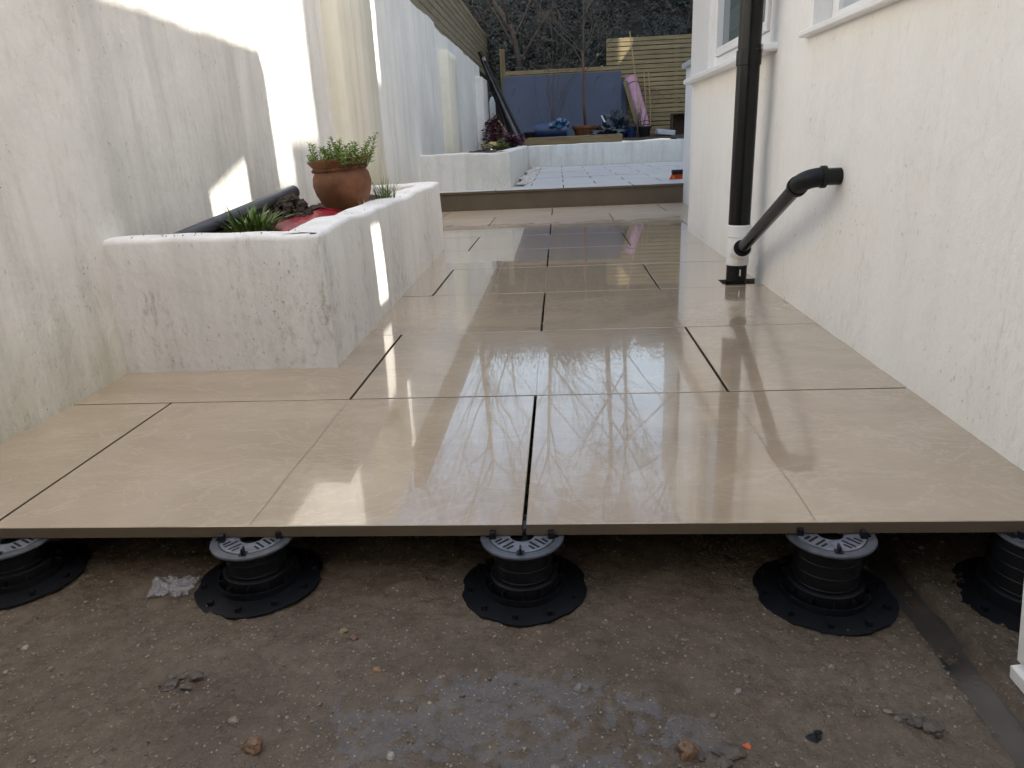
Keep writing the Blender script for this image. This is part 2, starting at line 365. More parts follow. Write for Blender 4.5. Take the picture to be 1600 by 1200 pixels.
for v in range(10):
    y0, y1 = .6*v, min(.6*(v+1), 5.455)
    js = [-.9, 0, .9] if v % 2 == 0 else [-.45, .45]
    xl = XW-.01 if (v == 0 or y0 > 3.0) else -.64
    xr = XH+.015 if y0 < 3.5 else 1.13
    if v == 1 or v == 5: xl = XW-.01
    cuts = [xl]+[j for j in js if xl+.05 < j < xr-.05]+[xr]
    for a, c in zip(cuts, cuts[1:]):
        dz = R(-.0006, .0006)
        x0, x1, ya, yb = a+g*1.2, c-g*1.2, y0+g, y1-g
        if v == 0: ya = 0
        if v == 1 and a == xl: poly = [(x0, ya), (x1, ya), (x1, yb), (-.64, yb), (-.64, .93), (x0, .93)]
        elif v == 5 and a == xl:  poly = [(-.66, ya), (x1, ya), (x1, yb), (x0, yb), (x0, 3.05), (-.66, 3.05)]
        elif v == 5 and c == xr: poly = [(x0, ya), (XH+.015, ya), (XH+.015, 3.5), (1.13, 3.5), (1.13, yb), (x0, yb)]
        elif v == 3 and c == xr:
            # notch cut for the soil pipe
            poly = [(x0, ya), (x1, ya), (x1, 1.838), (.705, 1.838), (.705, 1.95), (x1, 1.95), (x1, yb), (x0, yb)]
        else: poly = [(x0, ya), (x1, ya), (x1, yb), (x0, yb)]
        t = slab(poly, dz, .02, M_TILE, patio)
        ml = 0 if v % 2 else (-.45 if c <= .01 else .45)
        if v in (0, 1, 3) and x0 < ml-.1 and ml+.1 < x1:
            L = B(); lx = ml-t.location.x; n_ = 10
            ys_ = [(ya+.004+(yb-ya-.03)*k/n_*(1 if v == 0 else .8)) for k in range(n_+1)]
            for k in range(n_):
                ox, ox2 = .0012*math.sin(k*1.3), .0012*math.sin((k+1)*1.3)
                L.add([(lx+ox-.0005, ys_[k]-t.location.y, .0006), (lx+ox+.0005, ys_[k]-t.location.y, .0006), (lx+ox2+.0004, ys_[k+1]-t.location.y, .0006), (lx+ox2-.0004, ys_[k+1]-t.location.y, .0006)], [(0, 1, 2, 3)])
            L.build('pencil_line', M_LINE, t)
# ------------------------------------------------------------------ upper terrace with step
terr = struct(B().box((XW-.02, 5.475, ZG-.06), (2.9, 10.52, .1445)).build('terrace', M_RISER))
st_ = struct(B().box((XW-.02, 5.458, -.03), (1.14, 5.474, .1442), ch=.002).build('step_riser', M_RISER))
for v in range(12):
    y0, y1 = 5.44+.45*v, min(5.44+.45*(v+1), 10.5)
    if y1-y0 < .05: continue
    js = [-1.1+.6*k+(.3 if v % 2 else 0) for k in range(8)]
    xl = -1.17 if v == 0 else -.27
    cuts = [xl]+[j_ for j_ in js if xl+.06 < j_ < 2.85]+[2.9]
    for a, c in zip(cuts, cuts[1:]):
        slab([(a+.004, y0+.004), (c-.004, y0+.004), (c-.004, y1-.004), (a+.004, y1-.004)], .165+R(-.0015, .0015), .0195, M_TERR, terr)
b = B()
for k in range(1500):
    y = R(6.1, 10.4); rock(b, (R(-.35, -.24)+.03*math.sin(y*4), y, .166+R(0, .008)), R(.007, .016), .6)
for k in range(900): x = R(-.3, 2.6); rock(b, (x, 10.5-abs(random.gauss(.02, .03)), .168), R(.005, .013), .6)
stuff(b.build('gravel_strip', M_GRAVEL))

# ------------------------------------------------------------------ left boundary wall
def wallgrid(us, zs, fn, holes=(), flip=False):
    """sheet over (u,z) with rectangular holes; fn gives the 3D point"""
    bb = B(); nu = len(us); bb.v = [fn(u, z) for z in zs for u in us]
    for j in range(len(zs)-1):
        for i in range(nu-1):
            uc, zc = (us[i]+us[i+1])/2, (zs[j]+zs[j+1])/2
            if any(h[0] < uc < h[1] and h[2] < zc < h[3] for h in holes): continue
            f = (j*nu+i, j*nu+i+1, (j+1)*nu+i+1, (j+1)*nu+i); bb.f.append(f[::-1] if flip else f); bb.m.append(0)
    return bb
def solid(o, th):
    m = o.modifiers.new('solid', 'SOLIDIFY'); m.thickness = th; m.offset = -1; e_ = o.modifiers.new('split', 'EDGE_SPLIT'); e_.split_angle = math.radians(45); return o
def lump(u, z, s=0): return .006*fbm(u*1.7, z*1.7, s, 3)+.0022*fbm(u*9, z*9, s+4, 3)
lw = thing('boundary_wall', 'long white rendered boundary wall with piers along the left of the alley', 'wall', (XW, 4, ZG))
def lwpart(name, us, zs, X, mat, seed=0, topfn=None, th=.2):
    def fn(u, z):
        zz = z if not topfn else z*topfn(u)
        return (X+lump(u, z, seed)-XW, u-4, zz-ZG)
    return solid(wallgrid(us, zs, fn).build(name, mat, lw, smooth=True), th)
lwpart('near_panel', lin(-4, 3.1, .05)+[3.1], lin(-.2, 1.78, .05)+[1.78], XW, M_LWALL)
lwpart('far_panel', lin(3.1, 11.3, .08)+[11.3], lin(-.2, 1.7, .08)+[1.7], XW-.012, M_LFAR, 3, lambda u: 1+.012*fbm(u*1.3, 0, 2)+(.02 if u < 7 else 0))
def pier(y0, y1, z1, dep, mat, seed):
    bb = B(); n = 24
    prof = [(0, y1+.05), (dep*.75, y1+.012), (dep, y1-.01), (dep, (y0+y1)/2), (dep, y0+.012), (dep*.9, y0), (-.03, y0-.01)]
    zs = lin(-.2, z1, .08)+[z1-.01, z1]
    for j, z in enumerate(zs):
        for (dx, y) in prof:
            k = .9 if z == z1 else 1
            bb.v.append((dx*k+lump(y*2, z, seed)*.8, y-4, z-ZG))
    m = len(prof)
    for j in range(len(zs)-1):
        for i in range(m-1): bb.f.append((j*m+i+1, j*m+i, (j+1)*m+i, (j+1)*m+i+1))
    bb.f.append(tuple(len(bb.v)-m+i for i in range(m))[::-1]); bb.m = [0]*len(bb.f)
    return autosmooth(bb.build('pier', mat, lw), 50)
pier(3.1, 3.86, 1.76, .085, M_PIER, 5); pier(7.1, 7.75, 1.5, .09, M_PIER, 6)
B().box((-.02, 10.55-4, .3), (.1, 11.35-4, 1.5-ZG), ch=.012).build('end_post', M_PLANT2, lw)

# ------------------------------------------------------------------ planters
def sweep_planter(path, prof, seed):
    """sweep an (offset, z) profile along a plan path with mitred corners; offset is to the right of travel"""
    pts = [Vector(p) for p in path]; res = []
    for i in range(len(pts)-1):
        n_ = max(1, int((pts[i+1]-pts[i]).length/.04))
        for k in range(n_): res.append((pts[i].lerp(pts[i+1], k/n_), k == 0 and 0 < i))
    res.append((pts[-1], False)); bb = B(); m = len(prof)
    for i, (p, corner) in enumerate(res):
        a = (p-res[max(i-1, 0)][0]); c = (res[min(i+1, len(res)-1)][0]-p)
        a = a.normalized() if a.length > 0 else c.normalized(); c = c.normalized() if c.length > 0 else a
        na, nc = Vector((a.y, -a.x)), Vector((c.y, -c.x)); k = (na+nc)/max(.3, 1+na.dot(nc))
        for (o_, z) in prof:
            wv = lump(p.x*3+p.y*2, z*2+o_, seed)
            q = p+k*(o_+wv*.9); bb.v.append((q.x, q.y, z+(.010*fbm(p.x*3, p.y*3, seed, 3) if z > .2 else 0)))
    for i in range(len(res)-1):
        for j in range(m-1): bb.f.append((i*m+j, (i+1)*m+j, (i+1)*m+j+1, i*m+j+1))
    bb.f.append(tuple(range(m))); bb.f.append(tuple(range((len(res)-1)*m, len(res)*m))[::-1]); bb.m = [0]*len(bb.f)
    return bb
def prof(th, h, z0, batter=.0):
    P = [(0, z0)]+[(-batter*(z/h), z) for z in (h*.25, h*.5, h*.75)]
    r = .014
    P += [(-batter-r+r*math.cos(a), h-r+r*math.sin(a)) for a in (0, .4, .8, 1.2, 1.57)]
    P += [(-th*.5, h+.003)]+[(-th+r-r*math.sin(a), h-r+r*math.cos(a)) for a in (0, .4, .8, 1.2, 1.57)]+[(-th, h*.6), (-th, z0)]
    return P
pl = thing('planter', 'white rendered raised planter with worn dirty faces beside the wet patio', 'planter', (-.85, 2, ZG))
pw = sweep_planter([(XW-.02, .853), (-.556, .857), (-.60, 3.12), (XW-.02, 3.12)], prof(.125, .37, ZG, .008), 11)
pw.v = [(x+.85, y-2, z-ZG) for x, y, z in pw.v]; autosmooth(pw.build('planter_wall', M_PLANT, pl), 60)
def soil(x0, x1, y0, y1, z, amp, st, parent, off, name='soil'):
    us, vs = lin(x0, x1, st)+[x1], lin(y0, y1, st)+[y1]
    bb = B(); bb.v = [(x-off[0], y-off[1], z+amp*fbm(x*5, y*5, 4)+amp*.4*fbm(x*25, y*25, 2)-off[2]) for y in vs for x in us]; n_ = len(us)
    bb.f = [(j*n_+i, j*n_+i+1, (j+1)*n_+i+1, (j+1)*n_+i) for j in range(len(vs)-1) for i in range(n_-1)]; bb.m = [0]*len(bb.f)
    return bb.build(name, M_SOIL, parent, smooth=True)
soil(XW-.03, -.66, .95, 3.02, .315, .025, .025, pl, (-.85, 2, ZG))
p2 = thing('planter', 'white rendered planter on the upper terrace holding purple foliage', 'planter', (-.75, 8, .16))
pw = sweep_planter([(XW-.02, 5.6), (-.365, 5.6), (-.395, 10.49), (-.41, 10.5)], prof(.14, .485, .15, .008), 15)
pw.v = [(x+.75, y-8, z-.16) for x, y, z in pw.v]; autosmooth(pw.build('planter_wall', M_PLANT2, p2), 60)
soil(XW-.03, -.48, 5.7, 10.7, .44, .03, .06, p2, (-.75, 8, .16))
rw = thing('retaining_wall', 'low white rendered retaining wall at the back of the upper terrace', 'wall', (1, 10.5, .16))
pw = sweep_planter([(-.55, 10.5), (3.2, 10.5)], prof(.15, .482, .12, .0), 19)
pw.v = [(x-1, y-10.5, z-.16) for x, y, z in pw.v]; autosmooth(pw.build('wall_body', M_PLANT2, rw), 60)
us, vs = lin(-6, 6, .15)+[6], lin(10.56, 13.6, .12)+[13.6]
b = B(); b.v = [(x, y, .50+.03*(y-10.56)+.03*fbm(x*2, y*2, 8)) for y in vs for x in us]; n_ = len(us)
b.f = [(j*n_+i, j*n_+i+1, (j+1)*n_+i+1, (j+1)*n_+i) for j in range(len(vs)-1) for i in range(n_-1)]; b.m = [0]*len(b.f)
struct(b.build('raised_bed_soil', M_SOIL, smooth=True))

# ------------------------------------------------------------------ house on the right
hs = thing('house', 'white rendered single storey house on the right with windows', 'house', (XH, 0, ZG))
W1, W2 = (1.96, 3.06, .868, 1.72), (.30, 1.485, .86, 1.62)
us = sorted(set([round(x, 4) for x in lin(-4, 3.556, .05)+[3.556, W1[0], W1[1], W2[0], W2[1]]]))
zs = sorted(set([round(x, 4) for x in lin(-.2, 1.88, .05)+[1.88, W1[2], W1[3], W2[2], W2[3]]]))
def hw(u, z): return (-.004*fbm(u*2.3, z*2.3, 21, 3)-.0025*fbm(u*11, z*11, 23, 3)+(.0 if u < 3.5 else .0), u, z-ZG)
solid(wallgrid(us, zs, hw, [W1, W2], True).build('side_wall', M_HOUSE, hs, smooth=True), .22)
B().box((.225, 3.34, -.08), (5, 3.555, 1.88-ZG)).build('rear_wall', M_HOUSE, hs)
B().box((-.01, -4, 1.882-ZG), (5, 3.58, 1.93-ZG)).build('roof', M_UPVC, hs)
# window by the corner: smooth white cladding, frame with two lights, projecting sill
wn = B().box((-.012, 3.065, .876-ZG), (.05, 3.562, 1.87-ZG), ch=.003).build('corner_cladding', M_UPVC, hs)
fr = B(); d0, d1 = .018, .085
for (a, c, z0, z1) in ((1.96, 2.03, .868, 1.72), (2.99, 3.06, .868, 1.72), (2.30, 2.42, .868, 1.72), (2.03, 2.99, .868, .925), (2.03, 2.99, 1.66, 1.72)):
    fr.box((d0+(.003 if z1-z0 < .2 else 0), a, z0-ZG), (d1, c, z1-ZG), ch=.004)
win = fr.build('window', M_UPVC, hs)
for (a, c) in ((2.03, 2.30), (2.42, 2.99)):
    s_ = B()
    for (p, q, z0, z1) in ((a+.002, a+.04, .927, 1.658), (c-.04, c-.002, .927, 1.658), (a+.04, c-.04, .927, .962), (a+.04, c-.04, 1.62, 1.658)): s_.box((.006, p, z0-ZG), (.06, q, z1-ZG), ch=.004)
    s_.build('sash', M_UPVC, win)
    B().box((.035, a+.035, .955-ZG), (.043, c-.035, 1.63-ZG)).build('pane', M_PANE, win)
    B().box((.0445, a+.045, .96-ZG), (.048, a+.045+(c-a)*.22, 1.62-ZG)).build('blind', M_BLIND, win)
B().box((-.05, 1.85, .838-ZG), (.1, 3.575, .866-ZG), ch=.006).build('sill', M_UPVC, win)
w2 = B()
for (a, c, z0, z1) in ((.30, .36, .86, 1.62), (1.43, 1.485, .86, 1.62), (.36, 1.43, .86, .9), (.36, 1.43, 1.57, 1.62)): w2.box((.055, a, z0-ZG), (.11, c, z1-ZG), ch=.003)
w2 = w2.build('window', M_UPVC, hs)
B().box((.07, .35, .89-ZG), (.078, 1.44, 1.58-ZG)).build('pane', M_FROST, w2)
B().box((-.03, .28, .838-ZG), (.12, 1.52, .857-ZG), ch=.004).build('sill', M_UPVC, w2)
# unseen screen added on the roof to shape sun patches on wall and planter
sp = thing('sun_shaping_screen', 'unseen screen with two openings added on the house roof to shape the sun patches', 'wall', (.95, 0, 1.93))
ps = B()
def pbox(y0, y1, z0, z1): ps.box((0, y0, z0-1.93), (.07, y1, z1-1.93))
pbox(-5, .43, 1.931, 3.80); pbox(.43, .63, 1.931, 3.10); pbox(.80, 1.09, 1.931, 3.78); pbox(.63, .80, 2.44, 3.10); pbox(.43, .80, 3.46, 3.79)
ps.add([(0, .43, 3.34-1.93), (0, .43, 3.459-1.93), (0, .80, 3.459-1.93), (.07, .43, 3.34-1.93), (.07, .43, 3.459-1.93), (.07, .80, 3.459-1.93)], [(0, 1, 2), (5, 4, 3), (0, 2, 5, 3), (0, 3, 4, 1), (1, 4, 5, 2)])
ps.build('sun_mask_panel', M_HOUSE, sp)
# unseen slotted wall added further right: shades the garden, gaps let sun patches through
nb = thing('light_blocker', 'unseen tall slotted wall added beyond the white house to shade the garden', 'house', (4, 0, ZG))
q = B()
def nbox(y0, y1, z0, z1): q.box((0, y0, z0-ZG), (.25, y1, z1-ZG))
nbox(-.58, -.2, 0, 7.3); nbox(-.2, .2, 0, 7.5); nbox(.2, 1.42, 0, 11); nbox(1.42, 1.78, 0, 7.9); nbox(1.78, 8.70, 0, 12.5)
nbox(8.70, 8.78, 0, 12.5); nbox(8.78, 8.87, 0, 4.95); nbox(8.87, 8.93, 0, 12.5); nbox(8.93, 9.0, 0, 4.75); nbox(8.78, 8.87, 5.5, 12.5); nbox(8.93, 9.0, 5.5, 12.5); nbox(9.0, 11.46, 0, 12.5); nbox(11.46, 11.7, 0, 5.55); nbox(11.46, 11.7, 6.6, 12.5); nbox(11.7, 26, 0, 12.5)
q.build('slotted_shade_wall', M_HOUSE, nb)
def sky_blocker(label, a, c, loc):  # unseen plain block, added to hold back ambient sky light
    t = thing('light_blocker', label, 'house', loc); B().box(tuple(a[i]-loc[i] for i in range(3)), tuple(c[i]-loc[i] for i in range(3))).build('wall', M_BLOCKER, t)
M_BLOCKER = simple('blocker_grey', (.30, .29, .28), .85, .1, 6)
sky_blocker('unseen grey block added behind the camera to cut sky light', (-4, -6, ZG), (3.5, -5.2, 6.5), (0, -5.6, ZG))
sky_blocker('unseen grey block added beyond the left boundary wall to cut sky light', (-5.2, -5, ZG), (-4.6, 9, 7.0), (-4.9, 2, ZG))
# low side wall with grey coping beyond the house corner
wg = thing('side_wall', 'low pale wall with grey coping beyond the house corner', 'wall', (1.13, 4.5, ZG))
B().box((0, 3.57-4.5, 0), (.2, 1.0, 1.07-ZG)).build('wall_body', M_WING, wg)
B().box((-.035, 3.57-4.5, 1.071-ZG), (.24, 1.02, 1.11-ZG), ch=.006).build('coping', simple('grey_coping', (.42, .43, .45), .5, .08), wg)
# white plastic door frame corner at the right edge
dt = thing('door_threshold', 'white plastic door threshold block at the right edge on the muddy ground', 'threshold', (.655, -.2, -.138)); dt.rotation_euler.y = -.11
B().box((0, -.5, .001), (.2, .02, .028), ch=.004).build('threshold_base', M_UPVC, dt)
B().box((.006, -.5, .031), (.2, .017, .32), ch=.004).build('threshold_upstand', M_UPVC, dt)

# ------------------------------------------------------------------ soil pipe and waste pipe
pp = thing('soil_pipe', 'black vertical soil pipe with white branch fitting against the house wall', 'pipe', (.764, 1.894, 0))
def cyl(r, z0, z1, n=28, ch=.002): return B().lathe([(r-ch, z0), (r, z0+ch), (r, z1-ch), (r-ch, z1)], n)
autosmooth(cyl(.0395, -.11, .075).build('lower_pipe', M_PIPE, pp)); autosmooth(cyl(.041, .2, .80).build('pipe', M_PIPE, pp)); autosmooth(cyl(.0405, .84, 1.875).build('upper_pipe', M_PIPE, pp))
autosmooth(cyl(.0445, .795, .848).build('coupling', M_PIPE, pp))
wf = cyl(.0435, .07, .178); wf.lathe([(.0435, .178), (.0465, .182), (.0465, .222), (.042, .226)], 28)
mo = Vector((-.004, -.02, .118)); dr = Vector((-.008, -.72, .30)).normalized()
wf.tube([mo+dr*.0, mo+dr*.055], .033, 24); wf.tube([mo+dr*.05, mo+dr*.075], .0365, 24)
fit = autosmooth(wf.build('branch_fitting', M_WPVC, pp))
rs = B(); rs.tube([mo+dr*.06, mo+dr*.078], .0325, 24); autosmooth(rs.build('rubber_seal', M_BLACK, fit))
B().box((.002, -.0402, .03), (.007, -.038, .055)).build('sticker_remnant', M_WPVC, pp)
wp = thing('waste_pipe', 'thin black waste pipe rising from the branch fitting into the house wall', 'pipe', (.75, 1.15, .43))
o_ = Vector((.75, 1.15, .43)); s0 = Vector((.764, 1.894, 0))+mo+dr*.04; e0 = Vector((.752, 1.155, .427))
autosmooth(B().tube([s0-o_, e0-o_], .0215, 20).build('pipe', M_PIPE, wp))
c0 = e0-o_; d_ = (e0-s0).normalized(); pts = []
P0, P1, P2 = c0-d_*.03, c0+d_*.03, c0+d_*.03+Vector((.05, .0, .002))
for k in range(9): t = k/8; pts.append(P0*(1-t)**2+P1*2*t*(1-t)+P2*t*t)
autosmooth(B().tube(pts, .0265, 20).build('elbow', M_BLACK, wp))
rg_ = B(); rg_.tube([P0-d_*.012, P0+d_*.004], .0295, 20); rg_.tube([P2-Vector((.006, 0, 0)), P2+Vector((.006, 0, 0))], .0305, 20); autosmooth(rg_.build('collar', M_BLACK, wp))
autosmooth(B().tube([P2, P2+Vector((.075, 0, 0))], .0235, 20).build('wall_stub', M_PIPE, wp))

# ------------------------------------------------------------------ adjustable pedestals
def pedestal(label, x, y, z, rb=.103, rc=.047, hh=.097, rot=0.):
    t = thing('pedestal', label, 'pedestal', (x, y, z), 'adjustable pedestals under the patio edge')
    t.rotation_euler.z = rot
    base = B(); n = 72; rr = [rb*(1-(.035 if (k//3) % 4 == 0 else 0)-.006*math.sin(k*.9)) for k in range(n)]
    for (kr, zz) in ((1, 0), (1, .004), (.62, .007), (.6, .007)):
        base.v += [(rr[k]*kr*math.cos(2*math.pi*k/n), rr[k]*kr*math.sin(2*math.pi*k/n), zz) for k in range(n)]
    for i in range(3):
        for k in range(n): base.f.append((i*n+k, i*n+(k+1) % n, (i+1)*n+(k+1) % n, (i+1)*n+k))
    base.f.append(tuple(range(3*n, 4*n))); base.m = [0]*len(base.f)
    for k in range(10):
        a = k*math.pi/5+.2; base.box((-.004, -.004, .003), (.004, .004, .012), M=Matrix.Translation((rb*.86*math.cos(a), rb*.86*math.sin(a), 0)))
    base.lathe([(rb*.64, .005), (rb*.645, .018), (rb*.62, .018), (rb*.61, .006)], 48, cap=False)
    for k in range(12):
        a = k*math.pi/6; Mx = Matrix.Rotation(a, 4, 'Z'); base.box((rc+.004, -.001, .006), (rb*.62, .001, .026), M=Mx)
    autosmooth(base.build('base_plate', M_BLACK, t), 40)
    cl = B().lathe([(rc+.008, .006), (rc+.008, .03), (rc+.005, .032), (rc+.001, .032)], 40, cap=False)
    col_ = autosmooth(cl.build('collar', M_BLACK, t))
    pr = [(rc, .006)]
    z_ = .034
    while z_ < hh-.012: pr += [(rc, z_), (rc+.0007, z_+.0008), (rc+.0007, z_+.0016), (rc, z_+.0024)]; z_ += .021
    pr += [(rc, hh-.006)]
    autosmooth(B().lathe(pr, 44).build('stem', M_BLACK, t), 40)
    hd = B().lathe([(.046, hh-.008), (.0655, hh-.004), (.067, hh-.001), (.066, hh+.001), (.0535, hh+.001), (.053, hh-.002), (.0515, hh-.002)], 56, cap=False)
    head = autosmooth(hd.build('head', M_GREYH, t), 30)
    autosmooth(B().lathe([(.0515, hh-.003), (.051, hh+.0015), (.02, hh+.0015), (.02, hh-.012)], 56, cap=False).build('top_plate', M_PLATE, t), 30)
    for k in range(4):
        for (u, v_, L) in ((.0235, .006, .022), (.031, .014, .013), (.0235, -.006, .022), (.031, -.014, .013)):
            a = math.pi/4+k*math.pi/2; Mx = Matrix.Rotation(a, 4, 'Z')
            B().box((u, v_-.0018, hh+.0012), (u+L, v_+.0018, hh+.0021), M=Mx).build('slot', M_BLACK, head)
        Mx = Matrix.Rotation(k*math.pi/2, 4, 'Z')
        B().box((.046, -.006, hh+.0011), (.058, .006, hh+.0023), M=Mx).build('lug_socket', M_BLACK, head)
    for sx in (-1, 1): B().box((sx*.046-.0045, -.0135, hh+.001), (sx*.046+.0045, -.0045, hh+.014), ch=.001).build('spacer_lug', M_BLACK, t)
    B().box((-.0015, -.058, hh+.001), (.0015, -.046, hh+.012)).build('spacer_fin', M_BLACK, t)
    return t
M_GREYH = simple('dusty_grey_plastic', (.06, .065, .075), .4, .45, 40, .1); M_PLATE = simple('dusty_plate', (.13, .137, .155), .45, .45, 60, .1)
for lab, x, rot, rb, rc in (('black pedestal at the far left edge under the patio corner', -.868, .3, .103, .047), ('black pedestal left of centre beside the scrap of clear plastic', -.448, .12, .103, .047),
        ('black pedestal in the middle under the joint between the two front tiles', -.004, 0, .103, .047), ('black pedestal right of centre left of the gutter groove', .474, -.1, .107, .049), ('wider black pedestal at the right edge beside the white threshold', .79, .2, .112, .066)):
    zb = gz(x, -.03)+.001 if abs(x) > .3 else -.121
    zb = -.119-.027*x
    pedestal(lab, x, .004, zb, rb, rc, -.0225-zb-.001, rot)

# ------------------------------------------------------------------ things lying on the mud
def fine_rock(b, p, r, sq):
    import bmesh
    bm = bmesh.new(); bmesh.ops.create_icosphere(bm, subdivisions=3, radius=1); sd_ = R(0, 90); ax = Vector((R(.75, 1.3), R(.7, 1.1), R(.8, 1.1))); vs = []
    for v in bm.verts:
        c = v.co; k = 1+.45*noise.noise(c*1.1+Vector((sd_, 0, 0)))+.22*noise.noise(c*2.7+Vector((0, sd_, 0)))+.07*noise.noise(c*7+Vector((0, 0, sd_)))
        vs.append(Vector((c.x*ax.x, c.y*ax.y, c.z*ax.z*sq))*k*r+Vector(p))
    b.add(vs, [tuple(v.index for v in f.verts) for f in bm.faces]); bm.free()
def stone(name, label, cat, x, y, r, mat, sq=.7, n=1, spread=.0):
    bb = B()
    for k in range(n): fine_rock(bb, (R(-spread, spread), R(-spread, spread)*.6, r*sq*.4), r*(1 if k == 0 else R(.3, .7)), sq)
    o = autosmooth(bb.build(name, mat), 28); o.location = (x, y, gz(x, y)); return tag(o, label, cat)
M_ST1 = simple('brown_stone', (.15, .085, .045), .4, .3, 60); M_ST2 = simple('grey_stone', (.16, .15, .14), .3, .3, 60); M_CLAY = simple('mud_clod', (.075, .058, .045), .55, .4, 60, .6)
stone('stone', 'angular brown stone in front of the puddle', 'stone', .206, -.319, .011, M_ST1, .9)
stone('stone', 'rounded brown stone near the bottom left of the mud', 'stone', -.319, -.339, .010, M_ST1, .9)
stone('stone', 'pale grey triangular stone chip standing in the puddle', 'stone', .082, -.217, .008, M_ST2, .8)
stone('brick_fragment', 'tiny bright orange brick fragment on the mud', 'fragment', .279, -.307, .004, simple('orange_brick', (.6, .12, .03), .6))
stone('mud_clod', 'dark crumbly mud clod left of the gutter groove', 'mud', .496, -.266, .013, M_CLAY, .6, 9, .018)
stone('mud_clod', 'flat smeared mud clod right of the brown stone', 'mud', .235, -.322, .016, M_CLAY, .3, 9, .022)
stone('mud_clod', 'dark flaky mud clod on the left of the mud', 'mud', -.464, -.236, .012, M_CLAY, .4, 8, .022)
stone('plastic_scrap', 'small black plastic scrap lying on the mud', 'scrap', .362, -.286, .007, M_BLACK, .5, 4, .009)
for k, (x, y, r) in enumerate(((-.27, -.12, .006), (-.25, -.135, .006), (-.2, -.2, .005), (-.36, -.3, .006), (-.15, -.34, .006))):
    stone('stone', ('olive', 'reddish', 'ochre', 'tan', 'pale')[k]+' small stone '+('below the left pedestal', 'beside the olive stone', 'at the puddle rim', 'in the left mud', 'at the bottom of the puddle')[k], 'stone', x, y, r, simple('small_stone', ((.15, .13, .06), (.14, .06, .04), (.2, .12, .05), (.2, .16, .11), (.3, .27, .22))[k], .4, .2))
b = B(); n_ = 14
for j in range(n_+1):
    for i in range(n_+1):
        x, y = (i/n_-.5)*.07, (j/n_-.5)*.05; e = max(0, 1-2*max(abs(i/n_-.5), abs(j/n_-.5)))
        b.v.append((x+.016*fbm(i*.35, j*.35, 3), y+.014*fbm(j*.35, i*.35, 9), .003+.022*abs(fbm(i*.3, j*.3, 5))*(.3+e)+.006*abs(fbm(i*.9, j*.9, 8))))
b.f = [(j*(n_+1)+i, j*(n_+1)+i+1, (j+1)*(n_+1)+i+1, (j+1)*(n_+1)+i) for j in range(n_) for i in range(n_)]; b.m = [0]*len(b.f)
mc = N('clear_plastic'); mc.out((.5, .5, .5), .2, None, Alpha=.33)
o = b.build('plastic_wrap', mc.m, smooth=True); o.location = (-.585, -.025, gz(-.585, -.025)); tag(o, 'crumpled scrap of clear plastic beside the left pedestal', 'plastic')

# ------------------------------------------------------------------ planter contents
pot = thing('plant_pot', 'bulbous terracotta pot with rope band standing in the raised planter', 'pot', (-.785, 1.9, .325))
pot.rotation_euler = (0, math.radians(-4), .3)
PR = [(.062, 0), (.07, .004), (.088, .04), (.108, .085), (.115, .12), (.110, .15), (.100, .168), (.101, .172), (.101, .18), (.104, .186), (.119, .207), (.121, .212), (.116, .213), (.098, .19), (.095, .17), (.09, .165)]
autosmooth(B().lathe(PR, 56, cap=False).build('pot_body', M_TERRA, pot), 50)
rb_ = B(); nn = 120
for k in range(40):
    a = 2*math.pi*k/40; a2 = a+2*math.pi/40*1.6
    rb_.tube([(.1035*math.cos(a), .1035*math.sin(a), .170), (.1065*math.cos((a+a2)/2), .1065*math.sin((a+a2)/2), .1755), (.1035*math.cos(a2), .1035*math.sin(a2), .181)], [.0025, .0042, .0025], 6)
rb_.build('rope_band', M_TERRA, pot, smooth=True)
B().lathe([(.001, .186), (.097, .183), (.097, .17)], 24, cap=False).build('potting_soil', M_SOIL, pot)
ph = thing('herb_plant', 'small leaved green herb growing in the terracotta pot', 'plant', (-.785, 1.9, .51))
stb, lfb = B(), B()
for k in range(72):
    a = R(0, 6.28); r = .122*math.sqrt(random.random()); p = Vector((r*math.cos(a), r*math.sin(a), 0)); d = Vector((math.cos(a)*.35*r/.09+R(-.2, .2), math.sin(a)*.35*r/.09+R(-.2, .2), 1)).normalized()
    h = R(.035, .105)*(1.15 if random.random() < .25 else .85); pts = [p+d*h*t+Vector((R(-.003, .003), R(-.003, .003), 0)) for t in (0, .35, .7, 1)]
    stb.tube(pts, [.0013, .0012, .001, .0007], 4)
    nl = int(h/.0075)
    for i in range(nl):
        t = (i+.8)/nl; q_ = p+d*h*t; aa = i*1.571+R(-.3, .3)
        for s_ in (0, math.pi):
            dd = Vector((math.cos(aa+s_), math.sin(aa+s_), R(.2, .8))); lfb.leaf(q_, dd, Vector((0, 0, 1)), R(.014, .024)*(1.2-.4*t), R(.009, .014))
stb.build('stem', simple('green_stem', (.09, .12, .03), .6, .2), ph); lfb.build('foliage', M_LEAF, ph)
